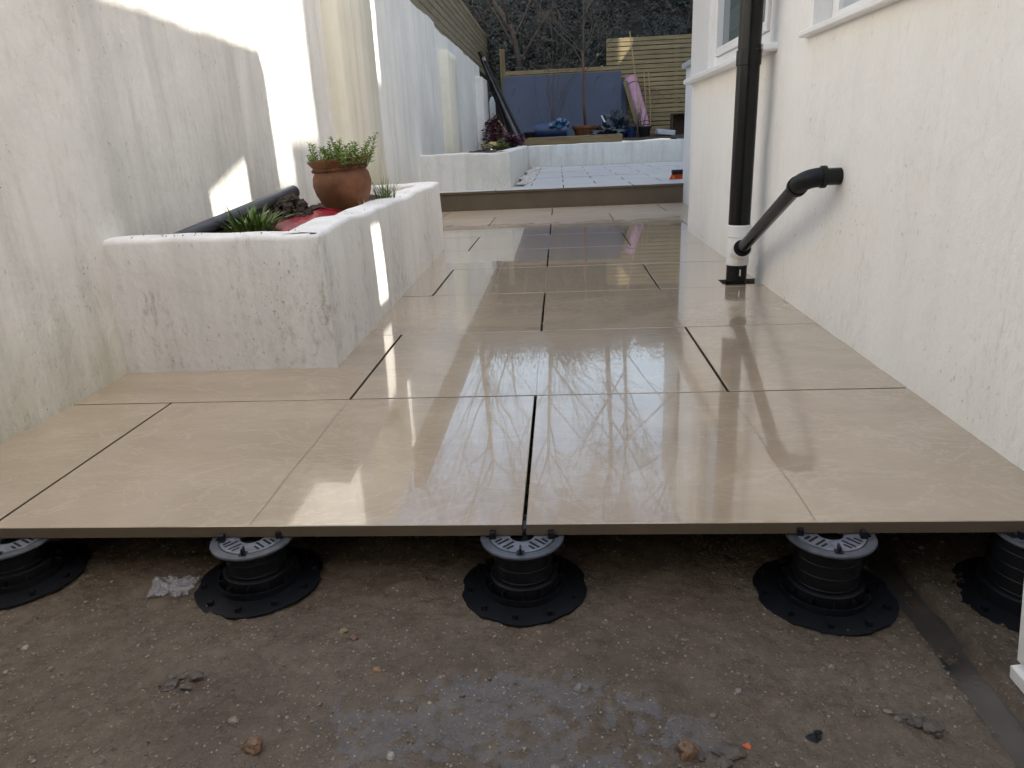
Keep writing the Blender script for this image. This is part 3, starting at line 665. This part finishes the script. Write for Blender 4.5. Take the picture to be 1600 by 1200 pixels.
def tuft(label, x, y, z, n, L0, L1, rad, lean=.5, mat=M_GRASS, cat='grass', wd=.005):
    bb = B()
    for k in range(n):
        a = R(0, 6.28); r = rad*math.sqrt(random.random()); p = Vector((r*math.cos(a), r*math.sin(a), -.005)); L = R(L0, L1)
        a2 = a+R(-.8, .8); hd = Vector((math.cos(a2), math.sin(a2), 0)); side = Vector((-math.sin(a2), math.cos(a2), 0)); le = R(.15, 1)*lean; prev = None; vs = []
        for i in range(5):
            t = i/4; q_ = p+hd*(L*le*t*t)+Vector((0, 0, L*(t-.45*le*t*t))); wv = wd*(1-t)**.7*R(.8, 1.1)+.0003
            vs += [q_-side*wv*.5, q_+side*wv*.5]
        bb.add(vs, [(2*i, 2*i+1, 2*i+3, 2*i+2) for i in range(4)])
    o = bb.build('grass_tuft', mat); o.location = (x, y, z); return tag(o, label, cat)
tuft('leafy green weed clump in the planter beside the black pipe', -.96, 1.36, .315, 150, .05, .135, .07, 1.25, wd=.015)
tuft('grass tuft growing at the right foot of the terracotta pot', -.665, 2.07, .345, 90, .06, .135, .04, .5)
tuft('sparse pale grass blades in front of the terracotta pot', -.69, 1.80, .345, 7, .03, .06, .03, .3, simple('dry_grass', (.4, .38, .25), .7))
bb = B()
for k in range(110): a = R(0, 6.28); r = .085*math.sqrt(random.random()); rock(bb, (r*math.cos(a), r*math.sin(a), .085*(1-(r/.09)**2)), R(.012, .022), .8, .3)
o = bb.build('soil_clump', M_SOIL); o.location = (-.93, 1.66, .325); tag(o, 'dark clump of soil between weeds and pot in the planter', 'soil')
op = thing('offcut_pipe', 'dark grey pipe offcut lying across the planter against the wall', 'pipe', (-1.0, 1.6, .38))
a_, c_ = Vector((-1.115, 1.14, .325)), Vector((-.955, 1.79, .425)); a_ -= Vector((-1, 1.6, .38)); c_ -= Vector((-1, 1.6, .38))
M_GPIPE = simple('dark_grey_pipe', (.04, .042, .048), .3, .2, 10, .05)
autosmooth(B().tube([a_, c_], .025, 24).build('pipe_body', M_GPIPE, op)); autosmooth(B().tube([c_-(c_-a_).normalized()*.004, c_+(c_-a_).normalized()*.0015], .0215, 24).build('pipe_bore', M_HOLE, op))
sc_ = thing('dustpan', 'muddy red plastic dustpan lying in the planter in front of the pot', 'dustpan', (-.84, 1.55, .336)); sc_.rotation_euler = (math.radians(5), math.radians(8), math.radians(-17))
t_ = B().box((-.055, -.165, 0), (.06, .17, .004)); t_.box((.055, -.17, .004), (.06, .17, .012)); t_.box((-.055, .165, .004), (.054, .17, .011)); t_.build('pan', M_RED, sc_)
B().box((-.0605, -.172, -.001), (-.0552, .172, .010), ch=.001).build('lip', M_BLACK, sc_)
bb = B()
for k in range(60):
    s_ = random.random()
    p = (R(-.6, -.68), R(.9, 3.0), .372) if s_ < .6 else (R(-1.1, -.62), R(.87, .95), .373)
    rock(bb, p, R(.0008, .0024), .6)
stuff(bb.build('soil_crumbs', M_SOIL))

# ------------------------------------------------------------------ fences
def fence(name, label, slats, posts, mat, org, group=None):
    f = thing(name, label, 'fence', org)
    for a, c in slats: B().box(tuple(a[i]-org[i] for i in range(3)), tuple(c[i]-org[i] for i in range(3)), ch=.003).build('slat', mat, f)
    for a, c in posts: B().box(tuple(a[i]-org[i] for i in range(3)), tuple(c[i]-org[i] for i in range(3)), ch=.003).build('post', M_POST, f)
    return f
sl_ = [((-1.285, 5.0, 1.735+.085*k+R(-.003, .003)), (-1.262, 14.1, 1.735+.085*k+.076)) for k in range(9)]
fence('slat_fence', 'horizontal slat fence along the top of the left boundary wall', sl_, [((-1.36, 5.0+1.8*k, 1.2), (-1.287, 5.08+1.8*k, 2.49)) for k in range(6)], M_WOODY, (-1.27, 9.5, 1.7))
hi = [((.945, 13.0, .5+.0745*k+R(-.003, .003)), (3.4, 13.022, .5+.0745*k+.062)) for k in range(23)]
fence('slat_fence', 'taller yellowish horizontal slat fence panel behind the pink roll', hi, [((.95+1.2*k, 13.024, .4), (1.03+1.2*k, 13.1, 2.2)) for k in range(3)], M_WOOD, (2, 13, .5))
lo = [((-.93, 13.0, .5+.0745*k+R(-.003, .003)), (.942, 13.022, .5+.0745*k+.062)) for k in range(17)]
fence('slat_fence', 'lower horizontal slat fence panel mostly hidden behind the blue boards', lo, [((-.96, 12.985, .4), (-.87, 13.08, 2.13)), ((.0, 13.024, .4), (.08, 13.1, 1.7))], M_WOOD, (0, 13, .5))

# ------------------------------------------------------------------ clutter in the raised bed
ZB = .56
def board(label, x0, x1, h, y, lean, z0):
    bb = B(); n1, n2 = 16, 8
    for sgn, dy in ((1, 0), (0, .012)):
        for j in range(n2+1):
            for i in range(n1+1):
                x = x0+(x1-x0)*i/n1; z = h*j/n2; bb.v.append((x-x0, dy+lean*z/h+.006*fbm(x*1.5, z*1.5, 2)+(.006 if abs(x+.72) < .03 or abs(x-.72) < .03 else 0), z))
    m = (n1+1)*(n2+1)
    for j in range(n2):
        for i in range(n1):
            a = j*(n1+1)+i; bb.f.append((a, a+1, a+n1+2, a+n1+1)); bb.f.append((m+a+n1+1, m+a+n1+2, m+a+1, m+a))
    ed = [j*(n1+1) for j in range(n2+1)]; er = [j*(n1+1)+n1 for j in range(n2+1)]; et = [n2*(n1+1)+i for i in range(n1+1)]
    for L in (ed, er, et):
        for a, c in zip(L, L[1:]): bb.f.append((a, c, c+m, a+m))
    bb.m = [0]*len(bb.f); o = bb.build('blue_board', M_BLUE); o.location = (x0, y, z0); return tag(o, label, 'board')
board('large blue sheet board leaning on the back fence', -.92, 1.2, 1.10, 12.72, .2, .56)
board('second blue board showing just past the right edge of the large one', -.6, 1.29, .96, 12.80, .16, .56)
rl = thing('membrane_roll', 'pink roll of membrane tied with bands leaning on the slat fence', 'roll', (1.56, 12.55, .6))
ra, rc_ = Vector((.03, 0, 0)), Vector((-.2, .32, .93)); dv = (rc_-ra).normalized()
autosmooth(B().tube([ra, ra.lerp(rc_, .3)+Vector((.004, 0, 0)), ra.lerp(rc_, .7), rc_], [.115, .118, .116, .114], 24).build('roll_body', M_PINK, rl), 50)
for t in (.1, .17, .88): p = ra.lerp(rc_, t); B().tube([p-dv*.006, p+dv*.006], .121, 24).build('strap', M_BLACK, rl)
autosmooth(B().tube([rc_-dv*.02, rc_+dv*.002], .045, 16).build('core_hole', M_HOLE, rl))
o = B().box((-.035, -.02, 0), (.035, .02, 1.0), M=Euler((math.radians(-20), math.radians(-15), 0)).to_matrix().to_4x4()).build('timber_post', M_POST); o.location = (1.50, 12.42, .56); tag(o, 'weathered timber post leaning beside the pink roll', 'post')
for lab, a, c, r in (('tall bamboo cane leaning above the pink roll', (1.49, 12.2, .6), (1.33, 12.75, 2.27), .009), ('short bamboo cane right of the pink roll', (1.62, 12.5, .6), (1.60, 12.9, 1.62), .008), ('rightmost short bamboo cane beside the pink roll', (1.69, 12.5, .6), (1.68, 12.9, 1.64), .008), ('bent bamboo cane in front of the pink roll', (1.56, 12.3, .6), (1.44, 12.85, 1.55), .007)):
    o = B().tube([Vector((0, 0, 0)), (Vector(c)-Vector(a))*.5+Vector((.01, 0, 0)), Vector(c)-Vector(a)], r, 8).build('bamboo_cane', M_CANE); o.location = a; tag(o, lab, 'cane')
sb = B().box((-.47, 10.56, .4845), (1.03, 10.70, .60), ch=.008).build('timber_sleeper', M_SLEEP); tag(sb, 'long timber sleeper lying along the top of the retaining wall', 'timber')
# planted pots
tp = thing('plant_pot', 'wide terracotta pot holding the bare young tree', 'pot', (.525, 12.0, .56))
autosmooth(B().lathe([(.16, 0), (.205, .15), (.225, .155), (.228, .195), (.21, .2), (.195, .17), (.001, .165)], 36, cap=False).build('pot_body', M_TERRA, tp), 40)
def limb(bb, p, d, L, r, lev, maxl, spread=.6, seg=5, grav=0., nk=(2, 4), minr=.002, n=5):
    pts = [p.copy()]; q_ = p.copy(); dd = d.normalized()
    for i in range(seg):
        dd = (dd+Vector((R(-1, 1), R(-1, 1), R(-1, 1)))*.16+Vector((0, 0, grav))).normalized(); q_ = q_+dd*L/seg; pts.append(q_.copy())
    rr = [max(minr, r*(1-.6*i/seg)) for i in range(seg+1)]
    bb.tube(pts, rr, max(3, n-lev), cap=False)
    if lev >= maxl: return
    for k in range(random.randint(*nk)):
        i = random.randint(2, seg); nd = (dd+Vector((R(-1, 1), R(-1, 1), R(-.5, .9)))*spread*1.3).normalized()
        limb(bb, pts[i], nd, L*R(.5, .78), rr[i]*.7, lev+1, maxl, spread, seg, grav, nk, minr, n)
random.seed(21)
yt = thing('young_tree', 'bare young tree with spreading twigs growing in the wide terracotta pot', 'tree', (.525, 12, .74))
tb = B(); tb.tube([(0, 0, 0), (-.03, 0, .4), (-.015, 0, .8), (-.035, 0, 1.15)], [.024, .022, .02, .018], 8); tb.build('trunk', M_REDBARK, yt, smooth=True)
tb = B()
for k in range(8):
    h = R(.75, 1.25); a = k*2.4; limb(tb, Vector((-.025, 0, h)), Vector((math.cos(a), math.sin(a)*.6, R(.25, 1.3))), R(.5, .85), .008, 1, 4, .75, 5, .0, (2, 4), .0022)
limb(tb, Vector((-.035, 0, 1.15)), Vector((.05, 0, 1)), 1.1, .014, 1, 4, .6, 6, 0, (3, 5), .0028)
tb.build('crown', M_TWIG, yt)
tr = thing('plant_pot', 'dark blue glazed pot lying behind the timber sleeper', 'pot', (-.06, 11.9, .68))
autosmooth(B().lathe([(.001, -.28), (.13, -.28), (.145, -.2), (.16, .1), (.17, .24), (.165, .27), (.14, .26), (.14, -.2), (.001, -.22)], 32, M=Matrix.Rotation(math.pi/2, 4, 'Y'), cap=False).build('pot_body', M_BLUEPL, tr), 40)
o = B(); 
for k in range(16): rock(o, (R(-.14, .14), R(-.06, .06), R(-.05, .08)), R(.04, .08), .8, .35)
o = o.build('plastic_bag', simple('blue_bag', (.06, .13, .24), .3, .5, 25, .3)); o.location = (.1, 11.78, .78); tag(o, 'pale blue crumpled plastic bag draped on the dark blue pot', 'bag')
ss = thing('bare_shrub', 'many stemmed bare shrub in front of the blue boards', 'shrub', (-.08, 12.25, .56))
tb = B()
for k in range(11): limb(tb, Vector((R(-.1, .16), R(-.08, .08), 0)), Vector((R(-.28, .28), R(-.15, .15), 1)), R(.75, 1.1), .006, 1, 3, .35, 6, .05, (1, 3), .002)
tb.build('stems', M_TWIG, ss)
def crumple(name, label, cat, loc, sx, sy, sz, mat, seed, amp=.35):
    import bmesh
    bm = bmesh.new(); bmesh.ops.create_icosphere(bm, subdivisions=4, radius=1)
    for v in bm.verts:
        c = v.co; k = 1+amp*(abs(fbm(c.x*1.6, c.y*1.6, c.z*1.6+seed, 2))*1.6-.4)+.12*fbm(c.x*6, c.y*6, c.z*6+seed, 3); v.co = Vector((c.x*k*sx, c.y*k*sy, max(-.2, c.z*k)*sz))
    me = bpy.data.meshes.new(name); bm.to_mesh(me); bm.free(); me.materials.append(mat); o = bpy.data.objects.new(name, me); COL.objects.link(o); o.location = loc; return tag(o, label, cat)
crumple('plastic_sheeting', 'crumpled heap of black plastic sheeting right of the tree pot', 'sheeting', (1.02, 12.1, .62), .27, .22, .33, M_NAVY, 3, .5)
crumple('plastic_sheeting', 'low black plastic folds spilling behind the timber sleeper', 'sheeting', (.87, 11.6, .58), .26, .16, .12, M_NAVY, 8, .5)
o = B().box((-.012, -.004, 0), (.012, .004, .12), M=Euler((0, -.5, 0)).to_matrix().to_4x4()).build('plant_label', M_WPVC); o.location = (.85, 11.9, .8); tag(o, 'white plastic strip sticking up from the black sheeting', 'label')
bk = thing('bucket', 'small bright blue plastic bucket right of the timber sleeper', 'bucket', (1.29, 11.9, .53))
autosmooth(B().lathe([(.075, 0), (.092, .16), (.098, .165), (.098, .175), (.088, .172), (.07, .02), (.001, .018)], 28, cap=False).build('bucket_body', M_BLUEPL, bk), 40)
B().tube([(.095*math.cos(a), 0, .16+.07*math.sin(a)) for a in [math.pi*k/10 for k in range(11)]], .003, 6).build('handle', M_BLACK, bk)
tb = B()
for k in range(26): limb(tb, Vector((R(-.06, .1), R(-.05, .05), 0)), Vector((R(-1.0, .35), R(-.3, .3), 1)), R(.22, .5), .006, 1, 2, .4, 4, 0, (0, 2), .0025)
o = tb.build('pruned_stems', M_TWIG); o.location = (1.46, 11.9, .54); tag(o, 'bundle of pruned brown stems below the pink roll', 'stems')
o = B().box((-.15, -.08, 0), (.15, .08, .085), ch=.008, M=Euler((0, .12, .15)).to_matrix().to_4x4()).build('concrete_block', simple('pale_block', (.5, .5, .52), .8, .15, 12)); o.location = (1.87, 12, .55); tag(o, 'pale grey concrete block lying at the foot of the slat fence', 'block')
lg = thing('log_store', 'dark brown wooden box in the corner by the side wall', 'box', (2.13, 12.2, .53))
for (a, c) in (((-.13, -.1, 0), (.13, .12, .02)), ((-.13, -.1, .02), (-.11, .12, .34)), ((.11, -.1, .02), (.13, .12, .34)), ((-.13, -.1, .34), (.13, .12, .36)), ((-.11, .1, .02), (.11, .12, .34))): B().box(a, c, ch=.002).build('plank', simple('dark_wood', (.06, .035, .018), .8, .4, 20), lg)
for lab, x, y, r, h in (('black plastic flower pot left of the blue glazed pot', -.42, 11.7, .1, .16), ('small black plastic flower pot between tree pot and sheeting', .80, 11.45, .075, .12), ('black plastic flower pot under the pruned stems', 1.5, 11.75, .11, .17)):
    t = thing('flower_pot', lab, 'pot', (x, y, .53)); autosmooth(B().lathe([(r*.75, 0), (r*.95, h*.85), (r*1.05, h*.86), (r*1.05, h), (r*.95, h), (r*.7, .03), (.001, .03)], 24, cap=False).build('pot_body', M_BLACK, t), 40)
    B().lathe([(.001, h*.8), (r*.9, h*.78)], 20, cap=False).build('potting_soil', M_SOIL, t)
crumple('plastic_sheeting', 'black plastic scraps lying against the foot of the blue boards', 'sheeting', (-.35, 12.35, .58), .2, .14, .12, M_NAVY, 15, .5)
# broom
br = thing('broom_head', 'broom head with orange bristles lying on the terrace by the side wall', 'broom', (1.13, 6.0, .166))
B().box((-.02, -.03, .045), (.14, .03, .085), ch=.006).build('stock', M_BLACK, br)
bb = B()
for k in range(260):
    p = Vector((R(-.02, .135), R(-.026, .026), .046)); d = Vector((R(-.25, .1)-(.35 if p.x < .0 else 0), R(-.25, .25), -1)); L = .046/abs(d.z); bb.tube([p, p+d*L], .0016, 3, cap=False)
bb.build('bristles', M_ORANGE, br)
# long pipes leaning in the far left corner
random.seed(5)
for k, (lab, x0, x1, r, m) in enumerate((('black plastic pipe leaning in the corner, rightmost of the bundle', -.49, -1.07, .022, M_BLACK), ('grey length of guttering leaning in the corner', -.56, -1.10, .03, simple('grey_plastic', (.16, .16, .17), .4, .2)), ('black pipe with a pale edge in the middle of the leaning bundle', -.62, -1.13, .03, M_PIPE), ('thick black pipe at the left of the leaning bundle', -.70, -1.16, .036, M_BLACK))):
    t = thing('leaning_pipe', lab, 'pipe', (x0, 10.95+.06*k, .56), 'pipes leaning in the corner')
    autosmooth(B().tube([(0, 0, 0), (x1-x0, .35, 1.22+.05*k)], r, 14).build('pipe_body', m, t)); d = Vector((x1-x0, .35, 1.22+.05*k))
    autosmooth(B().tube([d*.985, d*1.002], r*1.12, 14).build('socket_end', m, t))
o = B().tube([(0, 0, 0), (.27, -.1, -.36)], .012, 8).build('wooden_stick', M_CANE); o.location = (-.97, 11.0, 1.0); tag(o, 'short wooden stick leaning over the purple plant', 'stick')
o = autosmooth(B().lathe([(.01, 0), (.045, .02), (.05, .1), (.05, .28), (.03, .34), (.012, .36)], 24).build('gas_bottle', simple('pale_grey_paint', (.52, .54, .56), .4, .05))); o.location = (-1.0, 11.45, .9); tag(o, 'pale grey slim cylinder upright behind the leaning pipes', 'cylinder')
B_ = B().box((-.14, -.1, 0), (.14, .1, .38), ch=.01).build('crate', simple('dark_crate', (.02, .02, .02), .6, .3)); B_.location = (-1.0, 11.45, .51); tag(B_, 'dark crate below the pale cylinder in the far left corner', 'crate')
def leafy(name, label, loc, n, rx, ry, rz, mat, L, W, cat='plant'):
    t = thing(name, label, cat, loc); st, lf = B(), B()
    for k in range(n):
        a = R(0, 6.28); e = R(.1, 1); p = Vector((rx*math.cos(a)*e, ry*math.sin(a)*e, rz*R(.1, 1)*(1.1-.5*e))); st.tube([Vector((p.x*.3, p.y*.3, 0)), p*.6+Vector((0, 0, .02)), p], .002, 3, cap=False)
        for i in range(5): aa = R(0, 6.28); lf.leaf(p+Vector((R(-.02, .02), R(-.02, .02), R(-.02, .02))), Vector((math.cos(aa), math.sin(aa), R(-.3, .5))), Vector((R(-.3, .3), R(-.3, .3), 1)), R(.6, 1.2)*L, R(.6, 1.1)*W)
    st.build('stem', M_REDBARK, t); lf.build('foliage', mat, t); return t
leafy('purple_shrub', 'taller dark purple leaved plant at the far left of the terrace planter', (-.93, 10.6, .5), 90, .2, .3, .42, M_PURPLE, .07, .055)
leafy('purple_shrub', 'low purple leaved plant spilling over the terrace planter corner', (-.62, 10.2, .46), 90, .2, .22, .22, M_PURPLE, .065, .055)
leafy('bulb_plant', 'small green plant at the front of the purple foliage', (-.74, 9.7, .45), 30, .1, .1, .14, M_LEAF, .06, .02)
leafy('primrose', 'small cream flowered plant in the terrace planter', (-.98, 9.6, .45), 26, .09, .09, .13, island('cream_petal', [(.6, .55, .3), (.65, .6, .45), (.2, .25, .06)], .6), .035, .03)
o = B(); rock(o, (0, 0, .05), .1, .8, .15); o = o.build('edging_stone', simple('ochre_stone', (.34, .28, .13), .85, .3, 20)); o.location = (-.86, 9.8, .46); tag(o, 'ochre stone lying in the terrace planter', 'stone')

# ------------------------------------------------------------------ wooded bank behind the fence
def hz(x, y):
    t = max(0, y-13.3); z = .5+4.4*(1-math.exp(-t/2.2))+.05*t
    return z+(.35*fbm(x*.6, y*.6, 3)+.16*fbm(x*1.8, y*1.8, 6))*min(1, t/1.2)
us, vs = lin(-16, 16, .35)+[16], lin(13.3, 34, .3)+[34]
b = B(); n_ = len(us); b.v = [(x, y, hz(x, y)) for y in vs for x in us]
b.f = [(j*n_+i, j*n_+i+1, (j+1)*n_+i+1, (j+1)*n_+i) for j in range(len(vs)-1) for i in range(n_-1)]; b.m = [0]*len(b.f)
struct(b.build('hillside', M_BANK, smooth=True))
random.seed(11)
b = B()
for k in range(80000):
    x = R(-4, 5.5) if k % 5 else R(-9, 9); y = 13.35+5.5*random.random()**1.4
    dens = fbm(x*.9, y*.9, 13, 3)
    if dens < -.18 and random.random() < .7: continue
    z = hz(x, y); e = .001
    nrm = Vector((-(hz(x+.05, y)-z)/.05, -(hz(x, y+.05)-z)/.05, 1)).normalized()
    p = Vector((x, y, z))+nrm*abs(random.gauss(.0, .22))*(1.2+dens); a = R(0, 6.28)
    p.y = max(p.y, 13.24)
    d = Vector((math.cos(a), -.2*abs(math.sin(a))-.2, R(-.9, .3))); s_ = R(.035, .08)
    b.leaf(p, d, nrm+Vector((R(-.6, .6), R(-.9, .1), R(-.4, .6))), s_, s_*.85, .15)
stuff(b.build('ivy', M_IVY))
b = B()
for k in range(520):
    x, y = R(-3.5, 5), 13.4+R(0, 1)**1.5*4.5; p = Vector((x, y, hz(x, y))); a = R(0, 6.28); L = R(.5, 1.6); h = Vector((math.cos(a), math.sin(a)*.5-.35, 0))
    pts = [p+h*L*t*.75+Vector((0, 0, L*(1.3*t-1.05*t*t)))+Vector((R(-.03, .03), R(-.03, .03), R(-.03, .03))) for t in (0, .2, .4, .6, .8, 1)]
    b.tube(pts, [.009, .008, .007, .006, .005, .004], 3, cap=False)
stuff(b.build('bramble_tangle', M_TWIG))
def bare_tree(label, x, y, h, r, lean, seed, lev=5, base=None):
    random.seed(seed); z = hz(x, y)-.2; t = thing('bare_tree', label, 'tree', (x, y, z), 'bare trees on the wooded bank')
    pts = base or [(0, 0, 0), (lean*.3, 0, h*.15), (lean*.7, .05, h*.3), (lean, .0, h*.42)]
    B().tube(pts, [r, r*.88, r*.75, r*.62], 9).build('trunk', M_BARK, t, smooth=True)
    c = B(); tip = Vector(pts[-1])
    for k in range(8):
        a = k*2.4+R(-.4, .4); q2 = k*.42; i2 = min(2, int(q2)); limb(c, (tip if k == 0 else Vector(pts[3-i2]).lerp(Vector(pts[2-i2]), q2-i2)) if k < 6 else tip, Vector((math.cos(a)*.7, math.sin(a)*.7, R(.6, 1.2))), h*R(.22, .42), r*.42, 1, lev, .55, 5, .03, (3, 4), .0045, 6)
    c.build('crown', M_BARK, t); return t
random.seed(3)
zb_ = hz(-.66, 13.75)-.2
bare_tree('crooked leaning tree trunk rising behind the blue boards', -.66, 13.75, 6, .07, -.9, 31, 4, [(0, 0, 0), (.0, 0, 2.0-zb_), (-.1, 0, 2.52-zb_), (-.43, .05, 3.05-zb_)])
for k, (x, y, h, lab) in enumerate(((1.3, 18.5, 9.5, 'tall bare tree up the bank behind the taller fence panel'), (-2.4, 19.5, 10, 'tall bare tree up the bank at the left'), (3.6, 20, 10.5, 'tall bare tree up the bank at the right'), (-.3, 21.5, 11, 'tall bare tree at the top of the bank in the middle'), (-5.5, 20, 10, 'bare tree at the far left of the bank'), (2.2, 23.5, 11, 'farthest bare tree on the bank'))):
    bare_tree(lab, x, y, h, .075, R(-.5, .5), 40+k)
